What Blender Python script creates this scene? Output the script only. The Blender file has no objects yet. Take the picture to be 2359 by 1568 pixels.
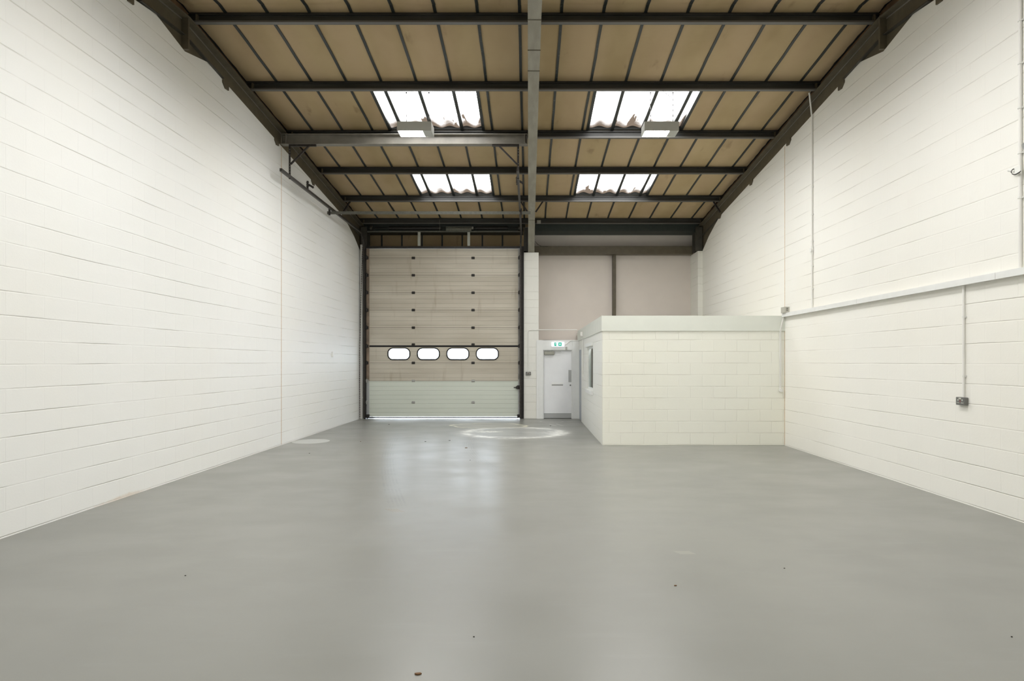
import bpy, bmesh, math, random
from mathutils import Vector, Matrix
random.seed(7)
C = bpy.context.scene.collection
F = 1410.0            # focal length in pixels of a 2359 px wide frame
EYE = 1.61
def X(px, d): return (px-1218.0)*d/F
def Z(py, d): return EYE+(834.0-py)*d/F
XL, XR = -4.81, 4.96
YB = 17.46            # plane of the big door and the piers
YC = 18.26            # cladding plane behind the piers
RY = 8.53             # ridge
YF = -1.20            # wall behind the camera
SL = 0.0985
def zr(c, y): return c-SL*(RY+abs(y-RY))

# ------------------------------------------------------------------ shape helpers
def nb(): return bmesh.new()
def add_box(bm, x0, x1, y0, y1, z0, z1):
    if x0 > x1: x0, x1 = x1, x0
    if y0 > y1: y0, y1 = y1, y0
    if z0 > z1: z0, z1 = z1, z0
    v = [bm.verts.new(p) for p in ((x0,y0,z0),(x1,y0,z0),(x1,y1,z0),(x0,y1,z0),(x0,y0,z1),(x1,y0,z1),(x1,y1,z1),(x0,y1,z1))]
    for f in ((0,3,2,1),(4,5,6,7),(0,1,5,4),(1,2,6,5),(2,3,7,6),(3,0,4,7)):
        bm.faces.new([v[i] for i in f])
    return v
def add_prism(bm, pts, a0, a1, axis='x'):
    """extrude a 2D outline along an axis; x: pts=(y,z)  y: pts=(x,z)  z: pts=(x,y)"""
    def P(p, a):
        if axis == 'x': return (a, p[0], p[1])
        if axis == 'y': return (p[0], a, p[1])
        return (p[0], p[1], a)
    A = [bm.verts.new(P(p, a0)) for p in pts]
    B = [bm.verts.new(P(p, a1)) for p in pts]
    n = len(pts)
    bm.faces.new(A); bm.faces.new(B[::-1])
    for i in range(n):
        bm.faces.new((A[i], B[i], B[(i+1) % n], A[(i+1) % n]))
def add_tube(bm, pts, r, n=8, caps=True):
    pts = [Vector(p) for p in pts]
    rings = []
    for i, p in enumerate(pts):
        if i == 0: t = pts[1]-p
        elif i == len(pts)-1: t = p-pts[i-1]
        else: t = (pts[i+1]-p).normalized()+(p-pts[i-1]).normalized()
        t.normalize()
        up = Vector((0,0,1)) if abs(t.z) < .9 else Vector((0,1,0))
        u = t.cross(up).normalized(); w = u.cross(t).normalized()
        rings.append([bm.verts.new(p+u*(r*math.cos(k*2*math.pi/n))+w*(r*math.sin(k*2*math.pi/n))) for k in range(n)])
    for a, b in zip(rings, rings[1:]):
        for k in range(n):
            bm.faces.new((a[k], a[(k+1) % n], b[(k+1) % n], b[k]))
    if caps:
        bm.faces.new(rings[0][::-1]); bm.faces.new(rings[-1])
def add_bar(bm, p, q, w, h):
    """rectangular bar between two points"""
    p, q = Vector(p), Vector(q); t = (q-p).normalized()
    up = Vector((0,0,1)) if abs(t.z) < .9 else Vector((0,1,0))
    u = t.cross(up).normalized()*w/2; v = u.cross(t).normalized()*h/2
    A = [bm.verts.new(p+a*u+b*v) for a, b in ((-1,-1),(1,-1),(1,1),(-1,1))]
    B = [bm.verts.new(q+a*u+b*v) for a, b in ((-1,-1),(1,-1),(1,1),(-1,1))]
    bm.faces.new(A); bm.faces.new(B[::-1])
    for i in range(4): bm.faces.new((A[i], B[i], B[(i+1) % 4], A[(i+1) % 4]))
def add_disc(bm, c, r, t, axis='y', n=20):
    c = Vector(c); d = {'x': Vector((1,0,0)), 'y': Vector((0,1,0)), 'z': Vector((0,0,1))}[axis]
    add_tube(bm, [c-d*t/2, c+d*t/2], r, n)
def rrect(cx, cy, w, h, r, n=8):
    out = []
    for k, (sx, sy) in enumerate(((1,1),(-1,1),(-1,-1),(1,-1))):
        for i in range(n+1):
            a = math.pi/2*k+math.pi/2*i/n
            out.append((cx+sx*(w/2-r)+r*math.cos(a), cy+sy*(h/2-r)+r*math.sin(a)))
    return out
def add_ring(bm, outer, inner, y0, y1):
    n = len(outer)
    O0 = [bm.verts.new((p[0], y0, p[1])) for p in outer]; I0 = [bm.verts.new((p[0], y0, p[1])) for p in inner]
    O1 = [bm.verts.new((p[0], y1, p[1])) for p in outer]; I1 = [bm.verts.new((p[0], y1, p[1])) for p in inner]
    for i in range(n):
        j = (i+1) % n
        bm.faces.new((O0[i], O0[j], I0[j], I0[i])); bm.faces.new((O1[j], O1[i], I1[i], I1[j]))
        bm.faces.new((O0[j], O0[i], O1[i], O1[j])); bm.faces.new((I0[i], I0[j], I1[j], I1[i]))
def obj(name, bm, mat, parent=None, bevel=0, smooth=False):
    bmesh.ops.remove_doubles(bm, verts=bm.verts, dist=1e-6)
    bmesh.ops.recalc_face_normals(bm, faces=bm.faces)
    me = bpy.data.meshes.new(name); bm.to_mesh(me); bm.free()
    if smooth:
        for p in me.polygons: p.use_smooth = True
    me.materials.append(mat)
    o = bpy.data.objects.new(name, me); C.objects.link(o)
    if parent:
        o.parent = parent; o.matrix_parent_inverse = Matrix.Translation(-parent.location)
    if bevel:
        m = o.modifiers.new('bevel', 'BEVEL'); m.width = bevel; m.segments = 2; m.limit_method = 'ANGLE'
    return o
def tag(o, label, cat, group=None):
    o['label'] = label; o['category'] = cat
    if group: o['group'] = group
    return o
def thing(name, label, cat, loc=(0,0,0), group=None):
    o = bpy.data.objects.new(name, None); C.objects.link(o); o.location = loc
    o.empty_display_size = .1
    return tag(o, label, cat, group)
def struct(name, bm, mat, label=None, cat=None, parent=None, bevel=0):
    o = obj(name, bm, mat, parent, bevel)
    if not parent: o['kind'] = 'structure'
    if label: o['label'] = label
    if cat: o['category'] = cat
    return o
def place_copy(src, loc, label):
    r = src.copy(); C.objects.link(r); r.location = loc; r['label'] = label
    for ch in list(src.children):
        c = ch.copy(); C.objects.link(c); c.parent = r
        c.matrix_parent_inverse = ch.matrix_parent_inverse.copy()
    return r

# ------------------------------------------------------------------ materials
class S:
    """node socket with arithmetic"""
    def __init__(s, nt, k): s.nt, s.k = nt, k
    def op(s, o, b=None, c=None, clamp=False):
        n = s.nt.nodes.new('ShaderNodeMath'); n.operation = o; n.use_clamp = clamp
        for i, v in enumerate((s, b, c)):
            if v is None: continue
            if isinstance(v, S): s.nt.links.new(v.k, n.inputs[i])
            else: n.inputs[i].default_value = v
        return S(s.nt, n.outputs[0])
    def __add__(s, b): return s.op('ADD', b)
    def __sub__(s, b): return s.op('SUBTRACT', b)
    def __mul__(s, b): return s.op('MULTIPLY', b)
    def __truediv__(s, b): return s.op('DIVIDE', b)
    def frac(s): return s.op('FRACT')
    def floor(s): return s.op('FLOOR')
    def abs(s): return s.op('ABSOLUTE')
    def sq(s): return s.op('MULTIPLY', s)
    def inv(s): return (s*-1.0)+1.0
    def clamp(s): return s.op('MULTIPLY', 1.0, clamp=True)
    def step(s, a, b):
        n = s.nt.nodes.new('ShaderNodeMapRange'); n.interpolation_type = 'SMOOTHSTEP'
        s.nt.links.new(s.k, n.inputs[0]); n.inputs[1].default_value = a; n.inputs[2].default_value = b
        return S(s.nt, n.outputs[0])
class M:
    def __init__(s, name, color=(.5,.5,.5), rough=.6, metal=0, spec=.5):
        s.m = bpy.data.materials.new(name); s.m.use_nodes = True; s.nt = s.m.node_tree
        s.b = s.nt.nodes['Principled BSDF']
        s.b.inputs['Base Color'].default_value = (*color, 1); s.b.inputs['Roughness'].default_value = rough
        s.b.inputs['Metallic'].default_value = metal; s.b.inputs['Specular IOR Level'].default_value = spec
        tc = s.nt.nodes.new('ShaderNodeTexCoord'); s.tc = tc.outputs['Object']
        sp = s.nt.nodes.new('ShaderNodeSeparateXYZ'); s.nt.links.new(s.tc, sp.inputs[0])
        s.x, s.y, s.z = [S(s.nt, sp.outputs[i]) for i in range(3)]
    def noise(s, scale, detail=2, stretch=None, rough=.5):
        n = s.nt.nodes.new('ShaderNodeTexNoise'); n.inputs['Scale'].default_value = scale
        n.inputs['Detail'].default_value = detail; n.inputs['Roughness'].default_value = rough
        v = s.tc
        if stretch:
            mp = s.nt.nodes.new('ShaderNodeMapping'); mp.inputs['Scale'].default_value = stretch
            s.nt.links.new(v, mp.inputs[0]); v = mp.outputs[0]
        s.nt.links.new(v, n.inputs['Vector'])
        return S(s.nt, n.outputs['Fac'])
    def mix(s, fac, a, b):
        n = s.nt.nodes.new('ShaderNodeMix'); n.data_type = 'RGBA'
        s.nt.links.new(fac.k, n.inputs[0])
        for i, v in ((6, a), (7, b)):
            if isinstance(v, tuple): n.inputs[i].default_value = (*v, 1)
            else: s.nt.links.new(v, n.inputs[i])
        return n.outputs[2]
    def color(s, k): s.nt.links.new(k, s.b.inputs['Base Color'])
    def rough(s, v): s.nt.links.new(v.k, s.b.inputs['Roughness'])
    def bump(s, h, dist, strength=1.0):
        n = s.nt.nodes.new('ShaderNodeBump'); n.inputs['Distance'].default_value = dist
        n.inputs['Strength'].default_value = strength
        s.nt.links.new(h.k, n.inputs['Height']); s.nt.links.new(n.outputs[0], s.b.inputs['Normal'])

def block_mat(name, axis, base=(.885,.888,.862), line=(.50,.46,.38), vert=.22, hdark=.32, off=0.0, rust=False, vd=.03):
    m = M(name, base, .55, spec=.35)
    u = m.x if axis == 'x' else m.y
    w = (m.noise(1.3, 2)-.5)*.012
    v = (m.z-.014+w)/.225
    row = v.floor(); fv = v.frac()
    odd = (row*.5).frac()*2.0
    uu = ((u+off+(m.noise(5, 1)-.5)*.008)/.45 + odd*.5).frac()
    hd = (fv-.5).abs().inv()-.5          # 0 at a bed joint
    ud = (uu-.5).abs().inv()-.5
    n1 = m.noise(1.1, 3, (1,1,3)).step(.35, .68)
    hl = (hd*.225).step(.0015, .008).inv()
    vl = (ud*.45).step(.001, .0055).inv()
    big = m.noise(.45, 2).step(.4, .75)
    c = m.mix(big*.35, base, (base[0]*.985, base[1]*.96, base[2]*.90))
    c = m.mix(hl*n1*hdark, c, line)
    c = m.mix(vl*vd, c, (line[0]*1.2, line[1]*1.2, line[2]*1.2))
    if rust:
        e = (((m.y-7.3)/.7).sq()+((m.z-.0)/.055).sq())+(m.noise(7, 3)-.5)*1.6
        c = m.mix(e.step(.0, .8).inv()*.35, c, (.66,.47,.27))
    m.color(c)
    hh = ((hl*n1*.8+hl*.2).op('MAXIMUM', vl*vert)).inv() + m.noise(60, 3)*.10 + m.noise(9, 2)*.12
    m.bump(hh, .006, .8)
    return m.m

M_left = block_mat('painted_block_left', 'y', rust=True)
M_right = block_mat('painted_block_right', 'y', base=(.885,.875,.82), off=.1)
M_front = block_mat('painted_block_office', 'x', base=(.885,.885,.80), vert=.8, vd=.10, hdark=.42, off=.02)
M_pier = block_mat('painted_block_pier', 'x', base=(.84,.835,.78), vert=.3, hdark=.4, off=.3)
def simple(name, col, rough=.6, metal=0, n=0, ns=20, bump=0, spec=.5):
    m = M(name, col, rough, metal, spec)
    if n:
        f = m.noise(ns, 3).step(.3, .7)
        m.color(m.mix(f, tuple(c*(1-n) for c in col), tuple(min(1, c*(1+n)) for c in col)))
    if bump: m.bump(m.noise(ns*3, 3), bump)
    return m.m
M_clad = simple('smooth_white_cladding', (.72,.655,.60), .6, n=.02, ns=2)
M_fascia = simple('painted_fascia', (.76,.78,.71), .5, n=.015, ns=3)
M_white = simple('white_gloss_paint', (.83,.84,.82), .35, n=.02, ns=6)
M_doorleaf = simple('door_leaf_paint', (.85,.86,.87), .35, n=.015, ns=4)
M_blue = simple('grey_blue_door_paint', (.36,.40,.45), .4, n=.02)
M_steel = simple('dark_painted_steel', (.052,.048,.038), .5, n=.15, ns=9, bump=.001)
M_steel2 = simple('brown_grey_painted_steel', (.108,.090,.058), .5, n=.10, ns=7, bump=.001)
M_beam = simple('light_brown_steel_beam', (.20,.185,.155), .42, n=.12, ns=5)
M_purlin = M('dark_galvanised_purlin', (.05,.05,.047), .42, .25)
M_purlin.color(M_purlin.mix(M_purlin.noise(3, 3, (.4,1,4)).step(.3,.7), (.034,.034,.031), (.06,.06,.056))); M_purlin = M_purlin.m
M_lip = simple('purlin_lip_steel', (.13,.125,.115), .4, .2)
M_black = simple('black_frame_steel', (.018,.015,.013), .5, n=.3)
M_rubber = simple('black_rubber', (.010,.010,.010), .8)
M_track = simple('door_track_steel', (.05,.045,.04), .4, .5, n=.2)
M_galv = simple('galvanised_steel', (.42,.42,.40), .38, .7, n=.1)
M_rail = simple('dull_galvanised_rail', (.16,.16,.135), .45, .3, n=.12)
M_green = simple('dark_green_gutter_steel', (.028,.036,.03), .5, n=.1)
M_conduit = simple('painted_conduit', (.86,.85,.81), .45)
M_clip = simple('conduit_clip_paint', (.84,.84,.80), .4)
M_box = simple('grey_plastic_box', (.50,.49,.43), .5)
M_metalclad = simple('metal_clad_grey', (.19,.19,.18), .35, .6)
M_screw = simple('pale_switch_plastic', (.75,.76,.68), .4)
M_red = simple('red_switch_dot', (.45,.05,.04), .4)
M_housing = simple('lamp_housing_paint', (.46,.46,.42), .45)
M_kick = simple('brushed_plate', (.45,.46,.46), .35, .4)
M_rust = simple('rusty_brown_board', (.13,.075,.035), .8, n=.35, ns=3, bump=.01)
M_gap = simple('black_gap', (.008,.007,.006), .9)
M_sealant = simple('orange_mastic', (.66,.50,.34), .7, n=.1)
M_cable = simple('black_cable', (.02,.018,.016), .6)
M_outside = simple('sunlit_concrete_yard', (.75,.76,.80), .8)
M_leaf = simple('dry_leaf_brown', (.16,.08,.03), .8)
M_speck = simple('dirt_speck', (.04,.035,.03), .9)

# centre rafter casing
cm = M('grey_casing_board', (.30,.28,.23), .6, spec=.3)
g = cm.noise(2.2, 4, (4,1,1)).step(.35, .7)
cm.color(cm.mix(g, (.29,.272,.222), (.35,.33,.275))); cm.bump(cm.noise(30, 3), .002)
M_casing = cm.m

# ceiling liner boards
lm = M('tan_liner_board', (.40,.29,.165), .75, spec=.2)
fu = ((lm.x+.130)/.5965).frac()
st = lm.noise(1.1, 3, (1.2,.5,1)).step(.38, .75)
cell = lm.noise(1.0, 0, (1.7,0,0)).step(.35,.65)
k = lm.mix(st, (.47,.36,.205), (.385,.285,.15))
k = lm.mix(cell*.35, k, (.51,.37,.245))
dark_blotch = lm.noise(1.7, 4, (2.4,.8,1)).step(.64, .82)  # sparse, long, soft blotches in darker brown
k = lm.mix(dark_blotch*.6, k, (.20,.13,.07))
lm.color(k)
pil = (fu-.5).sq()*4.0
lm.bump(pil.inv()*.7+lm.noise(2.5, 2, (1,2,1))*.9, .02, .6)
M_liner = lm.m
tb = M('black_tee_bar', (.024,.028,.026), .45)
sc = tb.noise(14, 4, (1,2,1)).step(.62, .70)
strip = (tb.x.abs()).step(.9, 1.4).inv()
tb.color(tb.mix(sc*strip*.6, (.022,.026,.024), (.13,.15,.12)))
M_tbar = tb.m

# rooflight sheets: daylight passing through dirty translucent sheet
def rooflight_mat(name, ylow, yhigh, strength):
    m = M(name, (.8,.8,.8), .5)
    t = (m.y-ylow)/(yhigh-ylow)                      # 0 near ridge, 1 near eaves side
    wav = ((m.x*2*math.pi/.33).op('SINE'))*.025
    dirt = ((t+wav+(m.noise(6, 4)-.5)*.16).step(.62, .95)).op('POWER', .38)
    streak = m.noise(1.9, 4, (3.0,.5,1)).step(.58, .84).op('POWER', .45)*.94
    col = m.mix((dirt+streak).clamp(), (1.0,1.0,1.0), (.022,.017,.013))
    e = m.nt.nodes.new('ShaderNodeEmission'); m.nt.links.new(col, e.inputs[0]); e.inputs[1].default_value = strength
    out = m.nt.nodes['Material Output']; m.nt.links.new(e.outputs[0], out.inputs[0])
    return m.m
SKY_E = 6.6
M_sky_a = rooflight_mat('rooflight_sheet_upper', 10.45, 12.22, SKY_E)
M_sky_b = rooflight_mat('rooflight_sheet_lower', 13.95, 15.72, SKY_E)
M_sky_c = rooflight_mat('rooflight_sheet_near_upper', 17.06-10.45, 17.06-12.22, SKY_E)
M_sky_d = rooflight_mat('rooflight_sheet_near_lower', 17.06-13.95, 17.06-15.72, SKY_E)
def emit(name, col, s):
    m = bpy.data.materials.new(name); m.use_nodes = True; nt = m.node_tree; nt.nodes.remove(nt.nodes['Principled BSDF'])
    e = nt.nodes.new('ShaderNodeEmission'); e.inputs[0].default_value = (*col, 1); e.inputs[1].default_value = s
    nt.links.new(e.outputs[0], nt.nodes['Material Output'].inputs[0]); return m
M_lamp = emit('lamp_glow', (1,.99,.965), 100)
M_signw = emit('sign_white', (.93,.96,1), .62)
M_signg = emit('sign_green', (.0,.42,.27), .62)
M_led = emit('green_led', (.1,1,.3), 2)
gm = bpy.data.materials.new('clear_pane'); gm.use_nodes = True; nt = gm.node_tree
tr = nt.nodes.new('ShaderNodeBsdfTransparent'); tr.inputs[0].default_value = (.93,.95,.96,1)
gl = nt.nodes.new('ShaderNodeBsdfGlossy'); gl.inputs['Roughness'].default_value = .03
mx = nt.nodes.new('ShaderNodeMixShader'); mx.inputs[0].default_value = .07
nt.nodes.remove(nt.nodes['Principled BSDF'])
nt.links.new(tr.outputs[0], mx.inputs[1]); nt.links.new(gl.outputs[0], mx.inputs[2]); nt.links.new(mx.outputs[0], nt.nodes['Material Output'].inputs[0])
M_glass = gm

# big door sections
def section_mat(name, a, b, dirt):
    m = M(name, a, .42, spec=.4)
    f = ((m.z-.047)/.1247).frac()
    ln = ((f-.5).abs()).step(.44, .49)
    fine = ((m.z/.0312).frac()-.5).abs().step(.40, .5)*.18
    s1 = m.noise(1.4, 4, (.35,1,2.2)).step(.35, .72)
    c = m.mix(s1, a, b)
    if dirt:
        w = m.noise(3.0, 4, (2.2,1,.35)).step(.58, .8)
        c = m.mix(w*.35, c, (.26,.19,.11))
    sm = None
    for sy in (594, 633.8, 674, 714, 754.5, 835.5, 877):
        q = (m.z-Z(sy, YB)).abs().step(.003, .009).inv()
        sm = q if sm is None else sm.op('MAXIMUM', q)
    c = m.mix(sm*.75, c, (.10,.085,.065))
    c = m.mix((ln*.36+fine*.4).clamp(), c, (a[0]*.45, a[1]*.43, a[2]*.38))
    m.color(c); m.bump((ln+fine).inv(), .004, .8)
    return m.m
M_sec = section_mat('dirty_beige_section', (.50,.455,.37), (.60,.555,.465), 1)
M_sec_low = section_mat('clean_pale_section', (.65,.69,.61), (.69,.73,.65), 0)

# floor
fm = M('grey_painted_concrete', (.36,.36,.32), .36, spec=.5)
def ell(cx, cy, rx, ry, wob, ns=3, lo=.9, hi=1.0):
    e = ((fm.x-cx)/rx).sq()+((fm.y-cy)/ry).sq()
    return (e.op('SQRT')+(fm.noise(ns, 4)-.5)*wob)
base = fm.mix(fm.noise(.5, 3, (1,.35,1)).step(.3,.7), (.238,.240,.217), (.262,.264,.238))
swirl = fm.noise(2.0, 5, (.5,3.0,1), .6).step(.55, .75)
base = fm.mix(swirl*.16, base, (.32,.325,.31))
r = ell(-.34, 14.05, 1.12, 1.02, .35)
inside = r.step(.96, 1.02).inv()
inner = fm.noise(1.6, 4, (1,2.2,1)).step(.35,.65)*.25
base = fm.mix(inside*(inner+.42), base, (.40,.41,.40))
halo = ((r-1.04).abs()).step(.0, .34).inv()
base = fm.mix(halo*.30, base, (.50,.50,.47))
ringm = ((r-1.0).abs()).step(.0, .22).inv()*fm.noise(2.6, 5, (1,2.6,1), .7).step(.42, .60)
base = fm.mix(ringm*.95, base, (.85,.85,.80))
splash = ell(-.95, 14.2, .40, .22, .9, 6).step(.6, 1.0).inv()*fm.noise(7, 5, (1,2.5,1), .7).step(.42,.55)
base = fm.mix(splash*.8, base, (.85,.84,.76))
splash = ell(.62, 14.0, .36, .42, .9, 6).step(.6, 1.0).inv()*fm.noise(6, 5, (1,2.5,1), .7).step(.45,.58)
base = fm.mix(splash*.8, base, (.85,.85,.80))
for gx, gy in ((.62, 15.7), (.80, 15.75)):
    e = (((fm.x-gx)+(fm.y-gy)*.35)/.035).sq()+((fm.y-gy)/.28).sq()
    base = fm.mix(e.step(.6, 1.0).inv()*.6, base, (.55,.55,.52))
r2 = ell(-1.0, 15.55, .95, .62, .55, 2)
base = fm.mix(r2.step(.95, 1.0).inv()*.75*(inside.inv()), base, (.36,.35,.30))
base = fm.mix((r2-1.0).abs().step(.0, .07).inv()*inside.inv()*.8, base, (.75,.72,.55))
r3 = ell(-4.43, 12.46, .37, .38, .12, 2)
base = fm.mix(r3.step(.97, 1.0).inv()*.75, base, (.58,.59,.56))
r4 = ell(.62, 16.6, .30, .35, .4, 4)
base = fm.mix((r4-1.0).abs().step(.0, .12).inv()*.35, base, (.55,.55,.5))
def box_mask(cx, cy, hw, hh, skew=0.0):
    yy = (fm.y-cy)
    xx = (fm.x-cx)+yy*skew
    return (xx.abs()).step(hw*.93, hw).inv()*(yy.abs()).step(hh*.85, hh).inv(), xx
b5, xx = box_mask(-1.45, 6.65, .075, .075, .9)
stripes = ((xx+.075)/.030).frac().step(.72, .80).inv()
base = fm.mix(b5*stripes*.6, base, (.20,.165,.10))
base = fm.mix(b5*stripes.inv()*.5, base, (.40,.40,.35))
b6, xx = box_mask(1.32, 5.18, .07, .045, .5)
base = fm.mix(b6*.35, base, (.40,.40,.34))
def arc(cx, cy, R, halfw, y0, y1, n):
    d = (((fm.x-cx).sq()+(fm.y-cy).sq()).op('SQRT')-R)
    band = d.abs().step(halfw*.9, halfw).inv()*fm.y.step(y0, y0+.6)*fm.y.step(y1-.6, y1).inv()
    return band*((d/(halfw*2)*n).frac()-.5).abs().step(.12, .3)*fm.noise(5, 3).step(.35,.6)
base = fm.mix(arc(8.78, 12.9, 10.0, .13, 8.4, 13.2, 6)*.22, base, (.13,.13,.125))
base = fm.mix(arc(38.65, 19.3, 42.0, .11, 6.6, 13.4, 5)*.20, base, (.13,.13,.125))
fm.color(base)
fm.rough((fm.noise(1.0, 4, (1,1.4,1)).step(.3,.7)*.10)+.30)
fm.bump(fm.noise(1.1, 2)*.18+fm.noise(16, 3)*.04, .003, .35)
M_floor = fm.m

# ------------------------------------------------------------------ camera
cd = bpy.data.cameras.new('camera'); cam = bpy.data.objects.new('camera', cd); C.objects.link(cam)
cam.location = (0, 0, EYE); cam.rotation_euler = (math.pi/2, 0, 0)
cd.sensor_width = 36; cd.lens = F/2359*36; cd.shift_x = -(1218-1179.5)/2359; cd.shift_y = (834-784)/2359
cd.clip_start = .05; cd.clip_end = 300
bpy.context.scene.camera = cam

# ------------------------------------------------------------------ setting: floor, yard, walls
b = nb(); add_box(b, -5.15, 5.3, YF-.3, YC, -.25, 0)
struct('floor', b, M_floor)
b = nb(); add_box(b, -25, 25, YC+.001, 60, -.27, -.012)
struct('ground_yard', b, M_outside)

def wall_profile():
    pts = [(YF, -.0), (YC, 0.0), (YC, 4.72), (17.46, 4.79), (16.85, 5.08), (16.3, 5.27), (15.9, zr(6.96, 15.9)),
           (9.15, zr(7.0, 9.15)), (8.56, 5.955), (7.90, 6.10), (7.5, zr(6.98, 7.5)+.0),
           (1.16, zr(6.98, 1.16)), (YF, 4.78)]
    return pts
b = nb(); add_prism(b, wall_profile(), XL, XL-.215); struct('wall_left', b, M_left)
b = nb(); add_prism(b, wall_profile(), XR, XR+.215); struct('wall_right', b, M_right)
b = nb(); add_box(b, -5.1, 5.25, YF, YF-.25, 0, 5.75)
struct('wall_front', b, block_mat('painted_block_behind', 'x'))
# vertical orange movement joints in the side walls
for n, (sx, y) in enumerate(((XL, F*4.81/570), (XR, F*4.96/590))):
    b = nb(); ztop = zr(6.96, y)
    pts = []
    s = 1 if sx < 0 else -1
    add_box(b, sx-s*.01, sx+s*.003, y-.007, y+.007, 0.01, ztop)
    struct('trim_%d' % (n+1), b, M_sealant)

# back of the building
b = nb(); add_box(b, -.14, 5.2, YC, YC+.12, 2.24, 5.9)
struct('wall_back', b, M_clad)
b = nb(); add_box(b, -.14, .285, YB, YC, 0, 4.74)
struct('wall_pier_centre', b, M_pier, bevel=.008)
b = nb(); add_box(b, 4.825, XR, YB, YC, 2.6, 4.78)
struct('wall_pier_right', b, M_pier)
b = nb(); add_box(b, XL, -4.725, YB+.03, YC, 0, 4.86)
struct('wall_pier_left', b, M_pier)
# liner panels over the big door, lintel ledge
b = nb(); add_box(b, -5.1, -.14, YC, YC+.1, 4.86, 5.95)
hdr = struct('wall_header', b, M_liner)
for k in range(7):
    x = -4.38+k*.5995
    b = nb(); add_box(b, x-.022, x+.022, YC-.014, YC-.001, 4.93, 5.7)
    obj('liner_bar', b, M_tbar, hdr)
b = nb(); add_box(b, -4.78, -.14, YB+.02, YC+.1, 4.865, 4.92)
struct('trim_3', b, M_black)

# entrance wall with the pedestrian door
b = nb()
add_box(b, .285, .41, YB-.04, YB+.1, 0, 2.24); add_box(b, .22, .285, YB-.04, YB-.001, 0, 2.24)
add_box(b, 1.238, 1.43, YB-.04, YB+.1, 0, 2.24); add_box(b, .41, 1.238, YB-.04, YB+.1, 1.957, 2.24)
struct('wall_entrance', b, M_white, bevel=.004)
b = nb(); add_box(b, .285, 1.43, YB+.101, YC-.001, 2.17, 2.235)
struct('ceiling_entrance', b, M_white)
b = nb(); add_box(b, .2, 5.2, YC, YC+.12, 0, 2.239)
struct('wall_back_low', b, M_clad)

# office box
OX, OY, OYE = 1.43, 11.86, 16.53
b = nb(); add_box(b, OX, XR, OY, OY+.1, 0, 2.235)
struct('wall_office_front', b, M_front, bevel=.006)
wy0, wy1, wz0, wz1 = 13.62, 15.0, .965, 1.975
b = nb()
add_box(b, OX, OX+.1, OY+.1, wy0, 0, 2.235); add_box(b, OX, OX+.1, wy1, OYE, 0, 2.235)
add_box(b, OX, OX+.1, wy0, wy1, 0, wz0); add_box(b, OX, OX+.1, wy0, wy1, wz1, 2.235)
add_box(b, OX, OX+.1, OYE, YB-.041, 2.0, 2.235)
struct('wall_office_side', b, block_mat('painted_block_office_side', 'y', base=(.86,.865,.82), hdark=.3))
b = nb(); add_box(b, OX-.02, XR, OY-.02, OY-.0005, 2.215, 2.51)
struct('trim_4', b, M_fascia, 'pale fascia board along the top of the office front', 'fascia')
b = nb(); add_box(b, OX-.02, OX-.0005, OY-.0004, YC-.5, 2.215, 2.51)
struct('trim_5', b, M_fascia)
b = nb(); add_box(b, OX, XR, OY, YC-.05, 2.40, 2.47)
struct('ceiling_office', b, M_fascia)
# side entrance door of the office
b = nb()
add_box(b, OX-.006, OX+.1, OYE+.001, OYE+.05, 0, 2.0); add_box(b, OX-.006, OX+.1, YB-.09, YB-.041, 0, 2.0)
add_box(b, OX-.006, OX+.1, OYE+.05, YB-.09, 1.955, 2.0)
d3 = struct('door_3', b, M_white)
b = nb(); add_box(b, OX+.006, OX+.05, OYE+.052, YB-.092, .01, 1.953)
obj('door_leaf', b, M_blue, d3)
# office window
b = nb()
t = .045
add_box(b, OX+.03, OX+.08, wy0, wy0+t, wz0, wz1); add_box(b, OX+.03, OX+.08, wy1-t, wy1, wz0, wz1)
add_box(b, OX+.03, OX+.08, wy0+t, wy1-t, wz0, wz0+t); add_box(b, OX+.03, OX+.08, wy0+t, wy1-t, wz1-t, wz1)
win = struct('window_5', b, M_white)
b = nb(); add_box(b, OX+.05, OX+.056, wy0+t, wy1-t, wz0+t, wz1-t); obj('pane', b, M_glass, win)
b = nb(); add_box(b, OX-.045, OX-.001, wy0-.02, wy1+.05, wz0-.09, wz0-.002); obj('window_sill', b, M_white, win, .004)
b = nb(); add_box(b, OX-.04, OX-.001, wy0-.01, wy1+.05, wz1+.0, wz1+.085); obj('window_head', b, M_white, win, .006)
# blind slats behind the office window
bl = thing('vertical_blind', 'grey-green vertical blind hanging behind the office window', 'blind', (OX+.2, 14.3, 1.0))
M_blind = simple('blind_fabric', (.42,.46,.40), .7)
for k in range(13):
    y = wy0+.06+k*.105
    b = nb(); add_box(b, OX+.16, OX+.235, y, y+.035, wz0-.1, wz1-.03); obj('slat', b, M_blind, bl)
b = nb(); add_box(b, OX+.17, OX+.22, wy0-.02, wy1+.05, wz1-.028, wz1+.01); obj('head_rail', b, M_white, bl)
b = nb(); add_box(b, OX+1.2, OX+1.25, OY+.1, YB-.04, 0, 2.4)
iw = struct('wall_office_inner', b, simple('office_inner_paint', (.5,.52,.48), .7))

b = nb(); add_box(b, 1.75, 2.35, 14.0, 14.6, 2.37, 2.399)  # unseen glowing panel, added to brighten the office behind its window
tag(obj('office_fill_light', b, emit('office_fill_glow', (1,.98,.93), 14)), 'added fill light panel under the office ceiling behind the blind', 'light')
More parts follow.
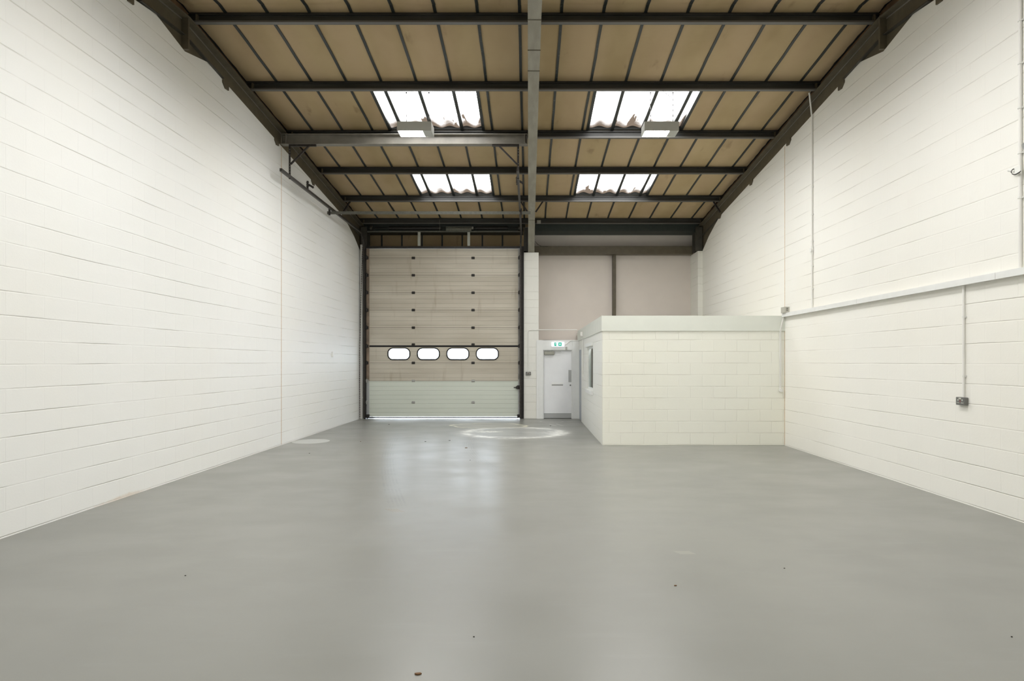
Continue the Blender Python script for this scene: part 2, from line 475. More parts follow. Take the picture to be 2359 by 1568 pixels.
# ------------------------------------------------------------------ roof
SK = [(-2.76, -.90), (1.17, 3.035)]
def strips(y0, y1):
    """liner rectangles between the rooflights"""
    holes = [(10.54, 12.185), (14.04, 15.685)] if y0 >= RY else [(17.06-12.185, 17.06-10.54), (17.06-15.685, 17.06-14.04)]
    out = []
    xs = [-5.2, SK[0][0], SK[0][1], SK[1][0], SK[1][1], 5.35]
    for i in range(5):
        if i in (1, 3):
            yy = y0
            for h in holes if holes[0][0] < holes[1][0] else holes[::-1]:
                out.append((xs[i], xs[i+1], yy, h[0])); yy = h[1]
            out.append((xs[i], xs[i+1], yy, y1))
        else: out.append((xs[i], xs[i+1], y0, y1))
    return out
b = nb()
CL = 7.437
for (x0, x1, y0, y1) in strips(RY, YC+.2)+strips(YF-.3, RY):
    pts = [(y0, zr(CL, y0)), (y1, zr(CL, y1)), (y1, zr(CL, y1)+.09), (y0, zr(CL, y0)+.09)]
    add_prism(b, pts, x0, x1)
ceil = struct('ceiling', b, M_liner)
for sl in (0, 1):
    ya, yb = (RY, YC+.1) if sl == 0 else (YF-.2, RY)
    for kx in list(range(-8, 9)):
        x = -.130+.5965*kx
        if x < -4.75 or x > 4.85: continue
        b = nb()
        pts = [(ya, zr(CL, ya)), (yb, zr(CL, yb)), (yb, zr(CL-.012, yb)), (ya, zr(CL-.012, ya))]
        # small sag and wobble so the strip is not ruler straight
        n = 24
        L = []
        for i in range(n+1):
            y = ya+(yb-ya)*i/n
            w = random.uniform(-.004, .004)
            L.append((x+w, y))
        for (p, q) in zip(L, L[1:]):
            v = []
            for (xx_, yy_) in (p, q):
                for s_ in (-.021, .021):
                    for c_ in (CL-.001, CL-.014):
                        v.append(b.verts.new((xx_+s_, yy_, zr(c_, yy_))))
            b.faces.new((v[1], v[3], v[7], v[5])); b.faces.new((v[0], v[1], v[5], v[4])); b.faces.new((v[2], v[6], v[7], v[3]))
        obj('liner_bar', b, M_tbar, ceil)
# rooflights
def rooflight(num, x0, x1, y0, y1, mat):
    b = nb(); nx = 72
    va, vb = [], []
    for i in range(nx+1):
        x = x0-.01+(x1-x0+.02)*i/nx
        h = .020*math.sin(x*2*math.pi/.33)
        for L, y in ((va, y0-.01), (vb, y1+.01)):
            L.append(b.verts.new((x, y, zr(CL+.050, y)+h)))
    for i in range(nx): b.faces.new((va[i], va[i+1], vb[i+1], vb[i]))
    w = struct('window_%d' % num, b, mat)
    for p in w.data.polygons: p.use_smooth = True
    for x, s in ((x0, -1), (x1, 1)):
        b = nb()
        add_prism(b, [(y0, zr(CL-.014, y0)), (y1, zr(CL-.014, y1)), (y1, zr(CL+.09, y1)), (y0, zr(CL+.09, y0))], x-.028, x+.028)
        obj('window_frame', b, M_tbar, w)
    for yy in (y0, y1):  # dark end trims, added to cover the brightly lit reveal edges
        b = nb(); e = .02 if yy == y0 else -.02
        add_prism(b, [(yy, zr(CL-.003, yy)), (yy+e, zr(CL-.003, yy+e)), (yy+e, zr(CL+.09, yy+e)), (yy, zr(CL+.09, yy))], x0+.03, x1-.03)
        obj('window_frame', b, M_tbar, w)
    for kx in range(-8, 9):
        x = -.130+.5965*kx
        if x0+.1 < x < x1-.1:
            b = nb(); add_prism(b, [(y0, zr(CL-.016, y0)), (y1, zr(CL-.016, y1)), (y1, zr(CL+.020, y1)), (y0, zr(CL+.020, y0))], x-.031, x+.031)
            obj('glazing_bar', b, M_tbar, w)
    return w
i = 0
for (x0, x1) in SK:
    for (y0, y1, mt) in ((10.54, 12.185, M_sky_a), (14.04, 15.685, M_sky_b)):
        n = {0:1, 1:2, 2:3, 3:4}[i]; i += 1
        rooflight(n, x0, x1, y0, y1, mt)
i = 6
for (x0, x1) in SK:
    for (y0, y1, mt) in ((17.06-12.185, 17.06-10.54, M_sky_c), (17.06-15.685, 17.06-14.04, M_sky_d)):
        rooflight(i, x0, x1, y0, y1, mt); i += 1

# packing boards closing the gap between wall and roof along each side
for s, wx, nm in ((-1, XL, 'left'), (1, XR, 'right')):
    t = thing('packing_board', 'rusty brown packing board between the %s rafter and the roof lining' % nm, 'board', (wx+s*.05, RY, 6.3))
    b = nb()
    bt = [(p[0], p[1]+.002) for p in wall_profile()[:1:-1]]
    add_prism(b, bt+[(YC, zr(CL-.001, YC)), (RY, zr(CL-.001, RY)), (YF, zr(CL-.001, YF))], wx+s*.035, wx+s*.10)
    obj('board', b, M_rust, t)
    for (y0, y1) in ((YF, RY), (RY, YC)):
        # ragged black strip drawn as the dark gap where the lining stops
        b = nb(); n = 70; prev = None
        for i in range(n+1):
            y = y0+(y1-y0)*i/n
            xi = wx-s*(-.004+random.uniform(-.008, .008)+.008*math.sin(y*2.1))
            a = [b.verts.new((xi, y, zr(CL-.004, y))), b.verts.new((wx+s*.034, y, zr(CL-.006, y))), b.verts.new((xi, y, zr(CL-.011, y)))]
            if prev:
                b.faces.new((prev[0], a[0], a[2], prev[2])); b.faces.new((prev[2], a[2], a[1], prev[1]))
            prev = a
        obj('gap_strip', b, M_gap, t)

# purlins
PUR = [8.70, 10.45, 12.20, 13.95, 15.70, 17.45]
plab = ['dark steel purlin running along the ridge, topmost in view',
        'dark steel purlin that both hanging lamps are chained to',
        'dark steel purlin just below the two larger rooflights',
        'dark steel purlin just above the two smaller rooflights',
        'dark steel purlin below the smaller rooflights, with diagonal stays',
        'dark steel eaves purlin above the big door, farthest back']
def purlin(y, label, sgn=1):
    zb = zr(7.262, y); zt = zr(CL, y)-.004
    t = thing('purlin', label, 'purlin', (.07, y, zb), 'roof purlins')
    x0, x1 = XL-.02, XR+.02
    b = nb()
    add_box(b, x0, x1, y-.003, y+.003, zb, zt)                        # web
    add_box(b, x0, x1, y+.003, y+.06, zt-.005, zt)                      # top flange
    add_box(b, x0, x1, y-.030, y-.003, zt-.045, zt-.038)                # rolled stiffening rib
    obj('web', b, M_purlin, t)
    b = nb(); add_box(b, x0, x1, y-.062, y-.003, zb, zb+.005); add_box(b, x0, x1, y-.067, y-.062, zb, zb+.024)
    obj('bottom_lip', b, M_lip, t)
    for xx0, xx1 in ((XL+.10, XL+.125), (XR-.08, XR-.055)):
        b = nb(); add_box(b, xx0, xx1, y-.05, y-.004, zb+.02, zt-.05); obj('end_cleat', b, M_steel2, t)
    for xx0 in (-.75, .18):
        b = nb(); add_box(b, xx0, xx0+.55, y-.012, y-.0035, zb+.03, zt-.05); obj('sleeve', b, M_purlin, t)
    return t
for y, l in zip(PUR, plab): purlin(y, l)
purlin(17.06-10.45, 'dark steel purlin overhead on the camera side of the ridge')
# gutter beam behind the eaves purlin
b = nb(); add_box(b, -4.8, -.16, 17.62, 18.2, 5.385, 5.62)
tag(obj('gutter_beam', b, M_green), 'dark eaves gutter box above the big sectional door', 'gutter')
b = nb(); add_box(b, .19, 4.9, 17.62, 18.2, 5.385, 5.62)
tag(obj('gutter_beam', b, M_green), 'dark green eaves gutter box above the white cladding wall', 'gutter')
# junction boxes on the eaves purlin
b = nb(); add_box(b, X(1237,17.35), X(1246,17.35), 17.34, 17.383, Z(515,17.35), Z(507,17.35))
tag(obj('junction_box', b, M_galv, bevel=.003), 'small pale box on the eaves purlin right of the centre rafter', 'junction box')

# side rafters
def side_rafter(s, wx, nm):
    wb = wx+s*.02
    t = thing('portal_rafter', 'brown-grey steel portal rafter along the top of the %s wall' % nm, 'rafter', (wb, RY, zr(7.25, RY)), 'side rafters')
    b = nb()
    top = [(YC-.1, zr(7.24, YC-.1)), (RY, zr(7.24, RY)), (YF+.02, zr(7.24, YF+.02))]
    bot = [(p[0], p[1]+.002) for p in wall_profile()[:1:-1]]
    bot[0] = (YF+.02, 4.80); bot[-1] = (YC-.1, 4.76)
    pts = top+bot
    add_prism(b, pts, wb, wb+s*.012)
    obj('web', b, M_steel2, t)
    xi = wx-s*.088 if s > 0 else wx-s*.095
    b = nb()
    for (y0, y1) in ((YF+.02, RY), (RY, YC-.1)):
        add_prism(b, [(y0, zr(7.24, y0)), (y1, zr(7.24, y1)), (y1, zr(7.256, y1)), (y0, zr(7.256, y0))], xi, wb+s*.03)
    obj('top_flange', b, M_steel2, t)
    # thin strip in a paler colour between flange and web
    b = nb()
    for (y0, y1) in ((YF+.02, RY), (RY, YC-.1)):
        add_prism(b, [(y0, zr(7.222, y0)), (y1, zr(7.222, y1)), (y1, zr(7.239, y1)), (y0, zr(7.239, y0))], wb-s*.008, wb-s*.0005)
    obj('pale_strip', b, M_beam, t)
    # the original bottom flange, seen where the blockwork dips under the ridge haunch
    b = nb()
    for (y0, y1) in ((7.55, RY), (RY, 9.6)):
        add_prism(b, [(y0, zr(7.0, y0)), (y1, zr(7.0, y1)), (y1, zr(7.012, y1)), (y0, zr(7.012, y0))], wb-s*.055, wb-s*.0005)
    obj('bottom_flange', b, M_steel, t)
    b = nb(); add_box(b, wx-s*.075, wb-s*.0005, RY-.018, RY+.018, 5.965, zr(7.24, RY)-.001)
    obj('apex_plate', b, M_steel2, t)
    b = nb(); add_prism(b, [(15.95, zr(6.955, 15.95)), (17.45, zr(6.955, 17.45)-.0), (17.45, zr(6.943, 17.45)), (15.95, zr(6.943, 15.95))], wb-s*.04, wb-s*.0005)
    obj('haunch_flange', b, M_steel, t)
    return t
side_rafter(-1, XL, 'left'); side_rafter(1, XR, 'right')
# centre rafter in its casing
t = thing('centre_rafter', 'pale grey cased rafter running down the middle of the roof', 'rafter', (.08, RY, 6.3))
bot = [(YF+.02, 4.7), (1.1, zr(6.93, 1.1)), (7.90, zr(6.93, 7.90)), (RY, 5.955), (9.25, zr(6.92, 9.25)), (16.1, zr(6.93, 16.1)), (17.45, 4.745)]
b = nb()
top = [(17.5, 5.35), (17.5, zr(7.235, 17.5)), (RY, zr(7.235, RY)), (YF+.02, zr(7.235, YF+.02))]
add_prism(b, bot+[(17.5, 4.745)]+top[1:], -.012, .162)
obj('casing', b, M_casing, t)
for y, z in ((RY, 5.955), (9.25, zr(6.92, 9.25)), (7.90, zr(6.93, 7.9)), (16.1, zr(6.93, 16.1))):
    b = nb(); add_box(b, -.015, .165, y-.012, y+.006, z-.006, z+.004); obj('casing_joint', b, M_steel2, t)

# steel columns standing on the piers
def column(x0, x1, label, ya=17.47, ztop=None):
    t = thing('steel_column', label, 'column', ((x0+x1)/2, ya, 4.8))
    zt = ztop or zr(7.23, 17.9)
    zb = 4.79
    b = nb(); add_box(b, x0, x1, ya, ya+.014, zb, zt); obj('front_flange', b, M_steel, t)
    b = nb(); add_box(b, x0, x1, ya+.34, ya+.354, zb, zt); obj('rear_flange', b, M_steel, t)
    b = nb(); xm = (x0+x1)/2; add_box(b, xm-.006, xm+.006, ya+.015, ya+.339, zb, zt); obj('web', b, M_steel, t)
column(4.76, 4.96, 'dark steel column stub on the right corner pier')
column(-4.80, -4.62, 'dark steel column stub in the left corner above the door frame')
column(-.14, -.02, 'dark steel column stub beside the centre rafter foot', 17.52)

# rail and post in front of the cladding
b = nb(); add_box(b, .17, 4.822, 17.95, 18.2, 4.782, 4.80); add_box(b, .17, 4.822, 17.95, 17.965, 4.80, 5.0); add_box(b, .17, 4.822, 17.95, 18.2, 5.0, 5.015)
tag(obj('sheeting_rail', b, M_steel2), 'dark horizontal steel rail across the white cladding', 'rail')
b = nb(); add_box(b, X(1411.5, 18.1), X(1419, 18.1), 18.08, YC-.002, 2.475, 4.78)
tag(obj('sheeting_post', b, M_steel2), 'dark vertical post on the white cladding, above the office', 'post')
b = nb(); add_tube(b, [(X(1233,17.94), 17.94, Z(556,17.94)), (X(1239,17.94), 17.94, Z(563,17.94)), (X(1247,17.94), 17.94, Z(567,17.94)), (X(1262,17.94), 17.94, Z(568,17.94))], .006, 6)
tag(obj('loose_cable', b, M_cable), 'loose black cable drooping onto the rail by the centre rafter', 'cable')

# beam carrying the door tracks
t = thing('support_beam', 'lighter brown steel beam spanning left wall to centre rafter', 'beam', (-2.4, 11.85, 5.94))
zt, zb = Z(308.5, 11.8), Z(332, 11.8)
b = nb(); add_box(b, XL+.03, -.02, 11.846, 11.854, zb+.011, zt-.011); obj('web', b, M_beam, t)
b = nb(); add_box(b, XL+.03, -.02, 11.78, 11.92, zt-.011, zt); obj('top_flange', b, M_beam, t)
b = nb(); add_box(b, XL+.03, -.02, 11.78, 11.92, zb, zb+.011); obj('bottom_flange', b, M_beam, t)
for x in (XL+.045, XL+.13, -.075, -.03):
    b = nb(); add_box(b, x-.006, x+.006, 11.785, 11.845, zb+.012, zt-.012); obj('end_plate', b, M_beam, t)
ZT = 5.184; TXL, TXR = -4.606, -.205
def bracket(x, s, label):
    t = thing('track_bracket', label, 'bracket', (x, 11.85, zb), 'door track brackets')
    b = nb(); add_box(b, x-s*.02, x+s*.50, 11.80, 11.84, zb-.038, zb-.001); obj('top_angle', b, M_track, t)
    b = nb(); add_box(b, x-.018, x+.018, 11.795, 11.80, ZT-.04, zb-.04); add_box(b, x-s*.018-.003, x-s*.018+.003, 11.80, 11.835, ZT-.04, zb-.04)
    o = obj('hanger', b, M_track, t)
    for k in range(9):
        zz = zb-.10-k*.055
        if k in (3,4): continue
        b = nb(); add_disc(b, (x+.003, 11.794, zz), .006, .002, 'y', 8); obj('bolt_hole', b, M_galv, t)
    b = nb(); add_bar(b, (x+s*.37, 11.80, zb-.03), (x+s*.02, 11.79, zb-.39), .03, .03); obj('brace', b, M_track, t)
bracket(TXL, 1, 'slotted angle bracket hanging the left door track beside the wall')
bracket(TXR, -1, 'slotted angle bracket hanging the right door track beside the centre rafter')

# door tracks: horizontal run, bend, vertical run
def track(x, xv, label):
    t = thing('door_track', label, 'track', (x, 14, ZT), 'door tracks')
    pts = [(x, 11.37, ZT), (x, 14, ZT), (x, 16.75, ZT)]
    for i in range(1, 9):
        a = math.pi/2*i/8
        pts.append((x+(xv-x)*i/8, 16.75+.55*math.sin(a), ZT-.55*(1-math.cos(a))))
    b = nb()
    for p, q in zip(pts, pts[1:]): add_bar(b, p, q, .045, .055)
    obj('curved_track', b, M_track, t)
    b = nb(); add_box(b, xv-.025, xv+.025, 17.30, 17.34, .03, ZT-.55); obj('vertical_track', b, M_track, t)
    return t
track(TXL, -4.665, 'black left door track running back along the left wall')
track(TXR, -.235, 'thin right door track running back beside the centre rafter')
def bumper(x, yy, label):
    t = thing('spring_bumper', label, 'bumper', (x, yy, ZT+.03), 'track bumpers')
    b = nb(); add_box(b, x-.018, x+.018, yy-.012, yy+.012, ZT+.03, ZT+.20); obj('stem', b, M_track, t)
    for k in range(3):
        b = nb(); add_tube(b, [(x-.03, yy, ZT+.09+.04*k), (x+.03, yy, ZT+.09+.04*k)], .008, 6); obj('pin', b, M_track, t)
    b = nb(); add_tube(b, [(x+.02, yy, ZT+.125), (x+.10, yy, ZT+.075)], .022, 10); add_disc(b, (x+.11, yy, ZT+.07), .025, .03, 'x', 12); obj('roller', b, M_track, t)
bumper(-4.606, 12.75, 'black spring bumper standing on the left door track')
bumper(-.235, 12.45, 'black spring bumper on the right door track by the centre rafter')
# cross rail and its hangers
t = thing('cross_rail', 'dull steel rail crossing between the two door tracks', 'rail', (-2.3, 14.4, 5.12))
b = nb(); add_box(b, X(754, 14.4), X(1222, 14.4), 14.385, 14.39, 5.085, 5.155); add_box(b, X(754, 14.4), X(1222, 14.4), 14.39, 14.43, 5.15, 5.155)
obj('rail', b, M_rail, t)
for x in (X(759, 14.38), X(1200, 14.38)):
    b = nb(); add_box(b, x-.022, x+.022, 14.37, 14.384, 5.06, 5.22); obj('hanger_plate', b, M_track, t)
# stays from the fifth purlin to the rafters
def stay(p, q, label):
    b = nb(); add_bar(b, p, q, .04, .035)
    tag(obj('rafter_stay', b, M_black), label, 'stay', 'diagonal rafter stays')
zp = zr(7.262, 15.7)
stay((X(808,15.66), 15.66, zp+.03), (XL+.06, 15.66, Z(489,15.66)), 'short diagonal stay at the left end of the fifth purlin')
stay((X(1198,15.66), 15.66, zp+.03), (-.03, 15.66, Z(488,15.66)), 'short diagonal stay on the left of the centre rafter')
stay((X(1252,15.66), 15.66, zp+.03), (.18, 15.66, Z(488,15.66)), 'short diagonal stay on the right of the centre rafter')
stay((X(1642,15.66), 15.66, zp+.03), (XR-.06, 15.66, Z(489,15.66)), 'short diagonal stay at the right end of the fifth purlin')
# tie plates under the side rafters
ordn = ['nearest the camera', 'just behind the ridge', 'second behind the ridge', 'third behind the ridge', 'nearest the back wall']
for s, wx, nm in ((-1, XL, 'left'), (1, XR, 'right')):
    for k, y in enumerate((7.35, 9.70, 11.66, 13.62, 15.85)):
        b = nb(); zt_ = zr(7.0, y)
        add_prism(b, [(y-.10, zt_), (y+.08, zt_-.02), (y+.08, zt_-.10), (y-.02, zt_-.11), (y-.10, zt_-.045)], wx-s*.022, wx-s*.001)
        tag(obj('tie_plate', b, M_steel2), 'small steel tie plate under the %s rafter, %s' % (nm, ordn[k]), 'plate', 'wall tie plates')

# ------------------------------------------------------------------ hanging lamps
def lamp(xc, yc, z0, label):
    t = thing('hanging_lamp', label, 'lamp', (xc, yc, z0), 'box lamps hung on chains')
    w, dp, h = .578, .30, .155
    x0, x1, y0, y1 = xc-w/2, xc+w/2, yc-dp/2, yc+dp/2
    b = nb()
    add_box(b, x0, x1, y0, y0+.012, z0, z0+h); add_box(b, x0, x1, y1-.012, y1, z0, z0+h)
    add_box(b, x0, x0+.012, y0+.012, y1-.012, z0, z0+h); add_box(b, x1-.012, x1, y0+.012, y1-.012, z0, z0+h)
    add_box(b, x0+.012, x1-.012, y0+.012, y1-.012, z0+h-.01, z0+h)
    obj('housing', b, M_housing, t)
    b = nb(); add_box(b, x0+.013, x0+w*.735, y0+.013, y1-.013, z0+.004, z0+.012); obj('light_panel', b, M_lamp, t)
    b = nb(); add_box(b, x0+w*.735+.001, x1-.013, y0+.013, y1-.013, z0+.004, z0+.012); obj('gear_cover', b, M_housing, t)
    zt = zr(7.262, yc)-.005
    for dx in (-.16, .225):
        b = nb(); z = z0+h; k = 0
        while z < zt-.01:
            z2 = min(z+.045, zt-.002)
            if k % 2: add_box(b, xc+dx-.006, xc+dx+.006, yc-.002, yc+.002, z+.003, z2-.003)
            else: add_box(b, xc+dx-.0022, xc+dx+.0022, yc-.006, yc+.006, z, z2)
            z = z2; k += 1
        obj('chain', b, M_metalclad, t)
        b = nb(); add_disc(b, (xc+dx, yc, zt-.018), .012, .02, 'z', 8); obj('hook', b, M_black, t)
lamp(X(954, 10.3), 10.45, 5.505, 'grey box lamp glowing on chains below the left rooflight')
lamp(X(1524.5, 10.3), 10.45, 5.505, 'grey box lamp glowing on chains below the right rooflight')
lamp(X(954, 10.3), 6.35, 5.62, 'grey box lamp overhead to the left of the camera')
lamp(X(1524.5, 10.3), 6.35, 5.62, 'grey box lamp overhead to the right of the camera')
b = nb(); zt = zr(7.262, 10.45)
add_tube(b, [(2.28, 10.42, zt-.002), (2.36, 10.42, zt-.07), (2.45, 10.43, zt-.13)], .005, 6)
tag(obj('lamp_flex', b, M_cable), 'short curved lamp cable at the right lamp chain top', 'cable')

# ------------------------------------------------------------------ big sectional door
DX0, DX1 = X(848.5, YB), X(1195, YB)
seams = [572.5, 594, 633.8, 674, 714, 754.5, 797, 835.5, 877, 959.3]
d1 = bpy.data.objects.new('door_1', None); C.objects.link(d1); d1.location = ((DX0+DX1)/2, YB, 0); d1['kind'] = 'structure'
WC = [919, 986.9, 1054.9, 1122.8]; wz = Z(814.8, YB); ww, wh = .648, .35
for i in range(9):
    zt, zb_ = Z(seams[i], YB), Z(seams[i+1], YB)
    if i == 6:
        # section with four windows: a filled 2D curve with rounded holes
        cu = bpy.data.curves.new('section_outline', 'CURVE'); cu.dimensions = '2D'; cu.fill_mode = 'BOTH'; cu.extrude = .02
        def spl(pts):
            s = cu.splines.new('POLY'); s.points.add(len(pts)-1); s.use_cyclic_u = True
            for k, p in enumerate(pts): s.points[k].co = (p[0], p[1], 0, 1)
        spl([(DX0, zb_), (DX1, zb_), (DX1, zt), (DX0, zt)])
        for c in WC: spl(rrect(X(c, YB), wz, ww-.05, wh-.05, .13))
        tmp = bpy.data.objects.new('tmp', cu); C.objects.link(tmp)
        dg = bpy.context.evaluated_depsgraph_get(); dg.update()
        me = bpy.data.meshes.new_from_object(tmp.evaluated_get(dg))
        bpy.data.objects.remove(tmp)
        me.transform(Matrix.Translation((0, YB+.02, 0)) @ Matrix.Rotation(math.pi/2, 4, 'X'))
        me.materials.clear(); me.materials.append(M_sec)
        o = bpy.data.objects.new('door_section', me); C.objects.link(o)
        o.parent = d1; o.matrix_parent_inverse = Matrix.Translation(-d1.location)
    else:
        b = nb(); add_box(b, DX0, DX1, YB, YB+.04, zb_, zt)
        o = obj('door_section', b, M_sec if i < 8 else M_sec_low, d1)
b = nb(); add_box(b, DX0, DX1, YB+.001, YB+.035, .014, .048); obj('bottom_seal', b, M_rubber, d1)
b = nb(); add_box(b, DX0, DX1, YB-.006, YB+.035, Z(797.5,YB)-.018, Z(797.5,YB)+.030); obj('rubber_strip', b, M_rubber, d1)
for c in WC:
    x = X(c, YB)
    b = nb(); add_ring(b, rrect(x, wz, ww+.01, wh+.01, .158), rrect(x, wz, ww-.06, wh-.06, .125), YB-.012, YB-.0005)
    fr = obj('window_frame', b, M_rubber, d1)
    b = nb(); add_prism(b, rrect(x, wz, ww-.054, wh-.054, .128), YB+.012, YB+.016, 'y'); p = obj('pane', b, M_glass, fr)
hl = seams[1:9]+[926.5]
for sy in hl:
    for hx in (952.3, 1089.8):
        x = X(hx, YB); z = Z(sy, YB)
        mt = M_black if sy < 860 else M_galv
        if 790 < sy < 800: z += .045
        b = nb(); add_box(b, x-.045, x+.045, YB-.008, YB-.0005, z-.035, z+.035); add_tube(b, [(x-.05, YB-.012, z), (x+.05, YB-.012, z)], .012, 8)
        add_box(b, x-.012, x+.012, YB-.014, YB-.008, z-.028, z+.028)
        o = obj('hinge', b, mt, d1)
        if mt is M_galv: o['label'] = 'bright galvanised hinge'
for sy in hl:
    for hx, s in ((846.5, -1), (1196.5, 1)):
        x = X(hx, YB); z = Z(sy, YB); mt = M_black if sy < 860 else M_galv
        b = nb(); add_box(b, x-.035, x+.035, YB-.03, YB-.0175, z-.045, z+.04)
        add_tube(b, [(x+s*.01, YB-.06, z-.05), (x+s*.01, YB-.06, z+.06)], .022, 8); add_disc(b, (x+s*.02, YB-.075, z+.01), .03, .02, 'x', 12)
        obj('roller_bracket', b, mt, d1)
for a, c_, lo, hi, mt in ((844.5, 851, 572.5, 877, simple('brown_end_cap', (.24,.18,.13), .5, n=.3, ns=3)), (844.5, 851, 877, 955, M_kick), (1193.5, 1199, 572.5, 877, simple('grey_end_cap', (.30,.29,.26), .5, n=.3, ns=3)), (1193.5, 1199, 877, 955, M_kick)):
    b = nb(); add_box(b, X(a, YB), X(c_, YB), YB-.017, YB-.001, Z(hi, YB), Z(lo, YB)); obj('end_cap', b, mt, d1)
# bolt handle
b = nb(); zz = Z(892, YB); add_tube(b, [(X(1183.5,YB), YB-.05, zz), (X(1199,YB), YB-.05, zz)], .014, 8)
add_disc(b, (X(1191,YB), YB-.04, zz), .04, .05, 'y', 14); add_box(b, X(1191,YB), X(1199,YB), YB-.03, YB-.018, zz-.05, zz+.06)
obj('bolt_handle', b, M_black, d1)
for a, c_ in ((844.5, 852), (1191.5, 1200)):
    b = nb(); add_box(b, X(a, YB), X(c_, YB), YB-.07, YB-.018, .03, .125); obj('bottom_bracket', b, M_black, d1)
# black frame posts and header
for a, c_, lab in ((838, 844.5, 'black steel frame post at the left edge of the big door'), (1199.5, 1206, 'black steel frame post at the right edge of the big door')):
    b = nb(); x0, x1 = X(a, YB), X(c_, YB)
    add_box(b, x0, x1, YB-.005, YB+.06, 0, 4.86); add_box(b, x0 if a > 1000 else x1-.012, (x0+.012) if a > 1000 else x1, YB-.11, YB-.005, 0, 4.86)
    tag(obj('frame_post', b, M_black), lab, 'post')
b = nb(); add_box(b, X(844.5,YB), X(1199.5,YB), YB-.04, YB+.019, Z(572.2,YB), Z(568.5,YB)+.005)
tag(obj('header_bar', b, M_black), 'black header bar above the big sectional door', 'bar')
# hidden reveal behind the door edges
b = nb(); add_box(b, -4.724, DX0-.02, YB+.065, YC, 0, 4.86); struct('trim_6', b, M_black)
b = nb(); add_box(b, DX1+.02, -.141, YB+.065, YC, 0, 4.86); struct('trim_7', b, M_black)
# spring shaft, gear box and its frame above the door
t = thing('spring_shaft', 'dark counterbalance spring shaft above the big door', 'shaft', (-2.4, 17.52, 5.445))
b = nb(); add_tube(b, [(-4.6, 17.52, 5.445), (-.17, 17.52, 5.445)], .016, 10); obj('shaft', b, M_black, t)
for a, c_ in ((-4.0, -2.5), (-1.5, -.6)):
    b = nb(); add_tube(b, [(a, 17.52, 5.445), (c_, 17.52, 5.445)], .05, 14); obj('spring', b, M_black, t)
for x in (-4.5, -.27):
    b = nb(); add_disc(b, (x, 17.52, 5.445), .075, .06, 'x', 20); obj('cable_drum', b, M_steel, t)
t = thing('lintel_support', 'dull steel frame with two posts under the spring shaft', 'frame', (-2.4, 17.5, 4.93))
b = nb(); add_box(b, -4.6, -.24, 17.44, 17.48, Z(534.5,17.45), Z(532,17.45)); obj('rail', b, M_rail, t)
for a in (965.6, 1079.9):
    b = nb(); add_box(b, X(a-3,17.46), X(a+3,17.46), 17.44, 17.48, 4.925, Z(534.6,17.45)); obj('post', b, simple('grey_post_paint', (.42,.43,.38), .5), t)
t = thing('shaft_gearbox', 'grey gear box on the spring shaft above the door middle', 'gear box', (-2.0, 17.4, 5.36))
b = nb(); add_box(b, X(1027.5,17.4), X(1086,17.4), 17.37, 17.44, Z(532,17.4), Z(525.5,17.4)); obj('body', b, M_rail, t, .004)
b = nb(); add_box(b, X(1027.5,17.4), X(1088,17.4), 17.36, 17.43, Z(524.3,17.4), Z(522.6,17.4)); obj('cover_strip', b, M_rail, t)
b = nb(); add_box(b, X(1086.5,17.4), X(1090.5,17.4), 17.36, 17.43, Z(528,17.4), Z(522.4,17.4)); obj('end_stop', b, M_galv, t)
b = nb(); add_tube(b, [(X(1012.5,17.3), 17.3, Z(506,17.3)), (X(1013.5,17.3), 17.3, Z(518,17.3)), (X(1013,17.3), 17.3, Z(531,17.3))], .006, 6)
tag(obj('pull_cord', b, M_rail), 'thin pale cord hanging from the eaves purlin above the door', 'cord')
# left corner: hoist chain, pale post, steel casing, bracket
yy = 17.33
pts = [(-4.70, yy, 4.95), (-4.735, yy, 4.0), (-4.76, yy, 3.0), (-4.785, yy, 1.9), (-4.785, yy, 1.0), (-4.78, yy, .04)]
b = nb(); n = 150
for k in range(n):
    f = k/(n)*5; i = int(f); f -= i
    p = Vector(pts[i]).lerp(Vector(pts[i+1]), f)
    if k % 2: add_box(b, p.x-.009, p.x+.009, yy-.003, yy+.003, p.z-.017, p.z+.017)
    else: add_box(b, p.x-.003, p.x+.003, yy-.009, yy+.009, p.z-.017, p.z+.017)
tag(obj('hoist_chain', b, simple('rusty_chain', (.05,.03,.025), .6)), 'thin rusty hand chain hanging down the left corner beside the big door', 'chain')
b = nb(); add_box(b, X(829.5,17.4), X(835,17.4), 17.40, 17.48, 0, Z(563,17.4))
tag(obj('corner_post', b, M_conduit, bevel=.004), 'pale painted post standing in the left back corner', 'post')
b = nb(); add_box(b, X(835.2,17.42), X(837.8,17.42), 17.40, 17.46, 0, Z(818,17.42))
tag(obj('cable_guard', b, M_kick, bevel=.003), 'grey steel guard strip between the corner post and the black frame', 'guard strip')
b = nb(); add_box(b, X(830.5,17.38), X(839,17.38), 17.37, 17.397, Z(917.5,17.38), Z(913.5,17.38))
tag(obj('wall_bracket', b, M_white), 'small white bracket low on the pale corner post', 'bracket')

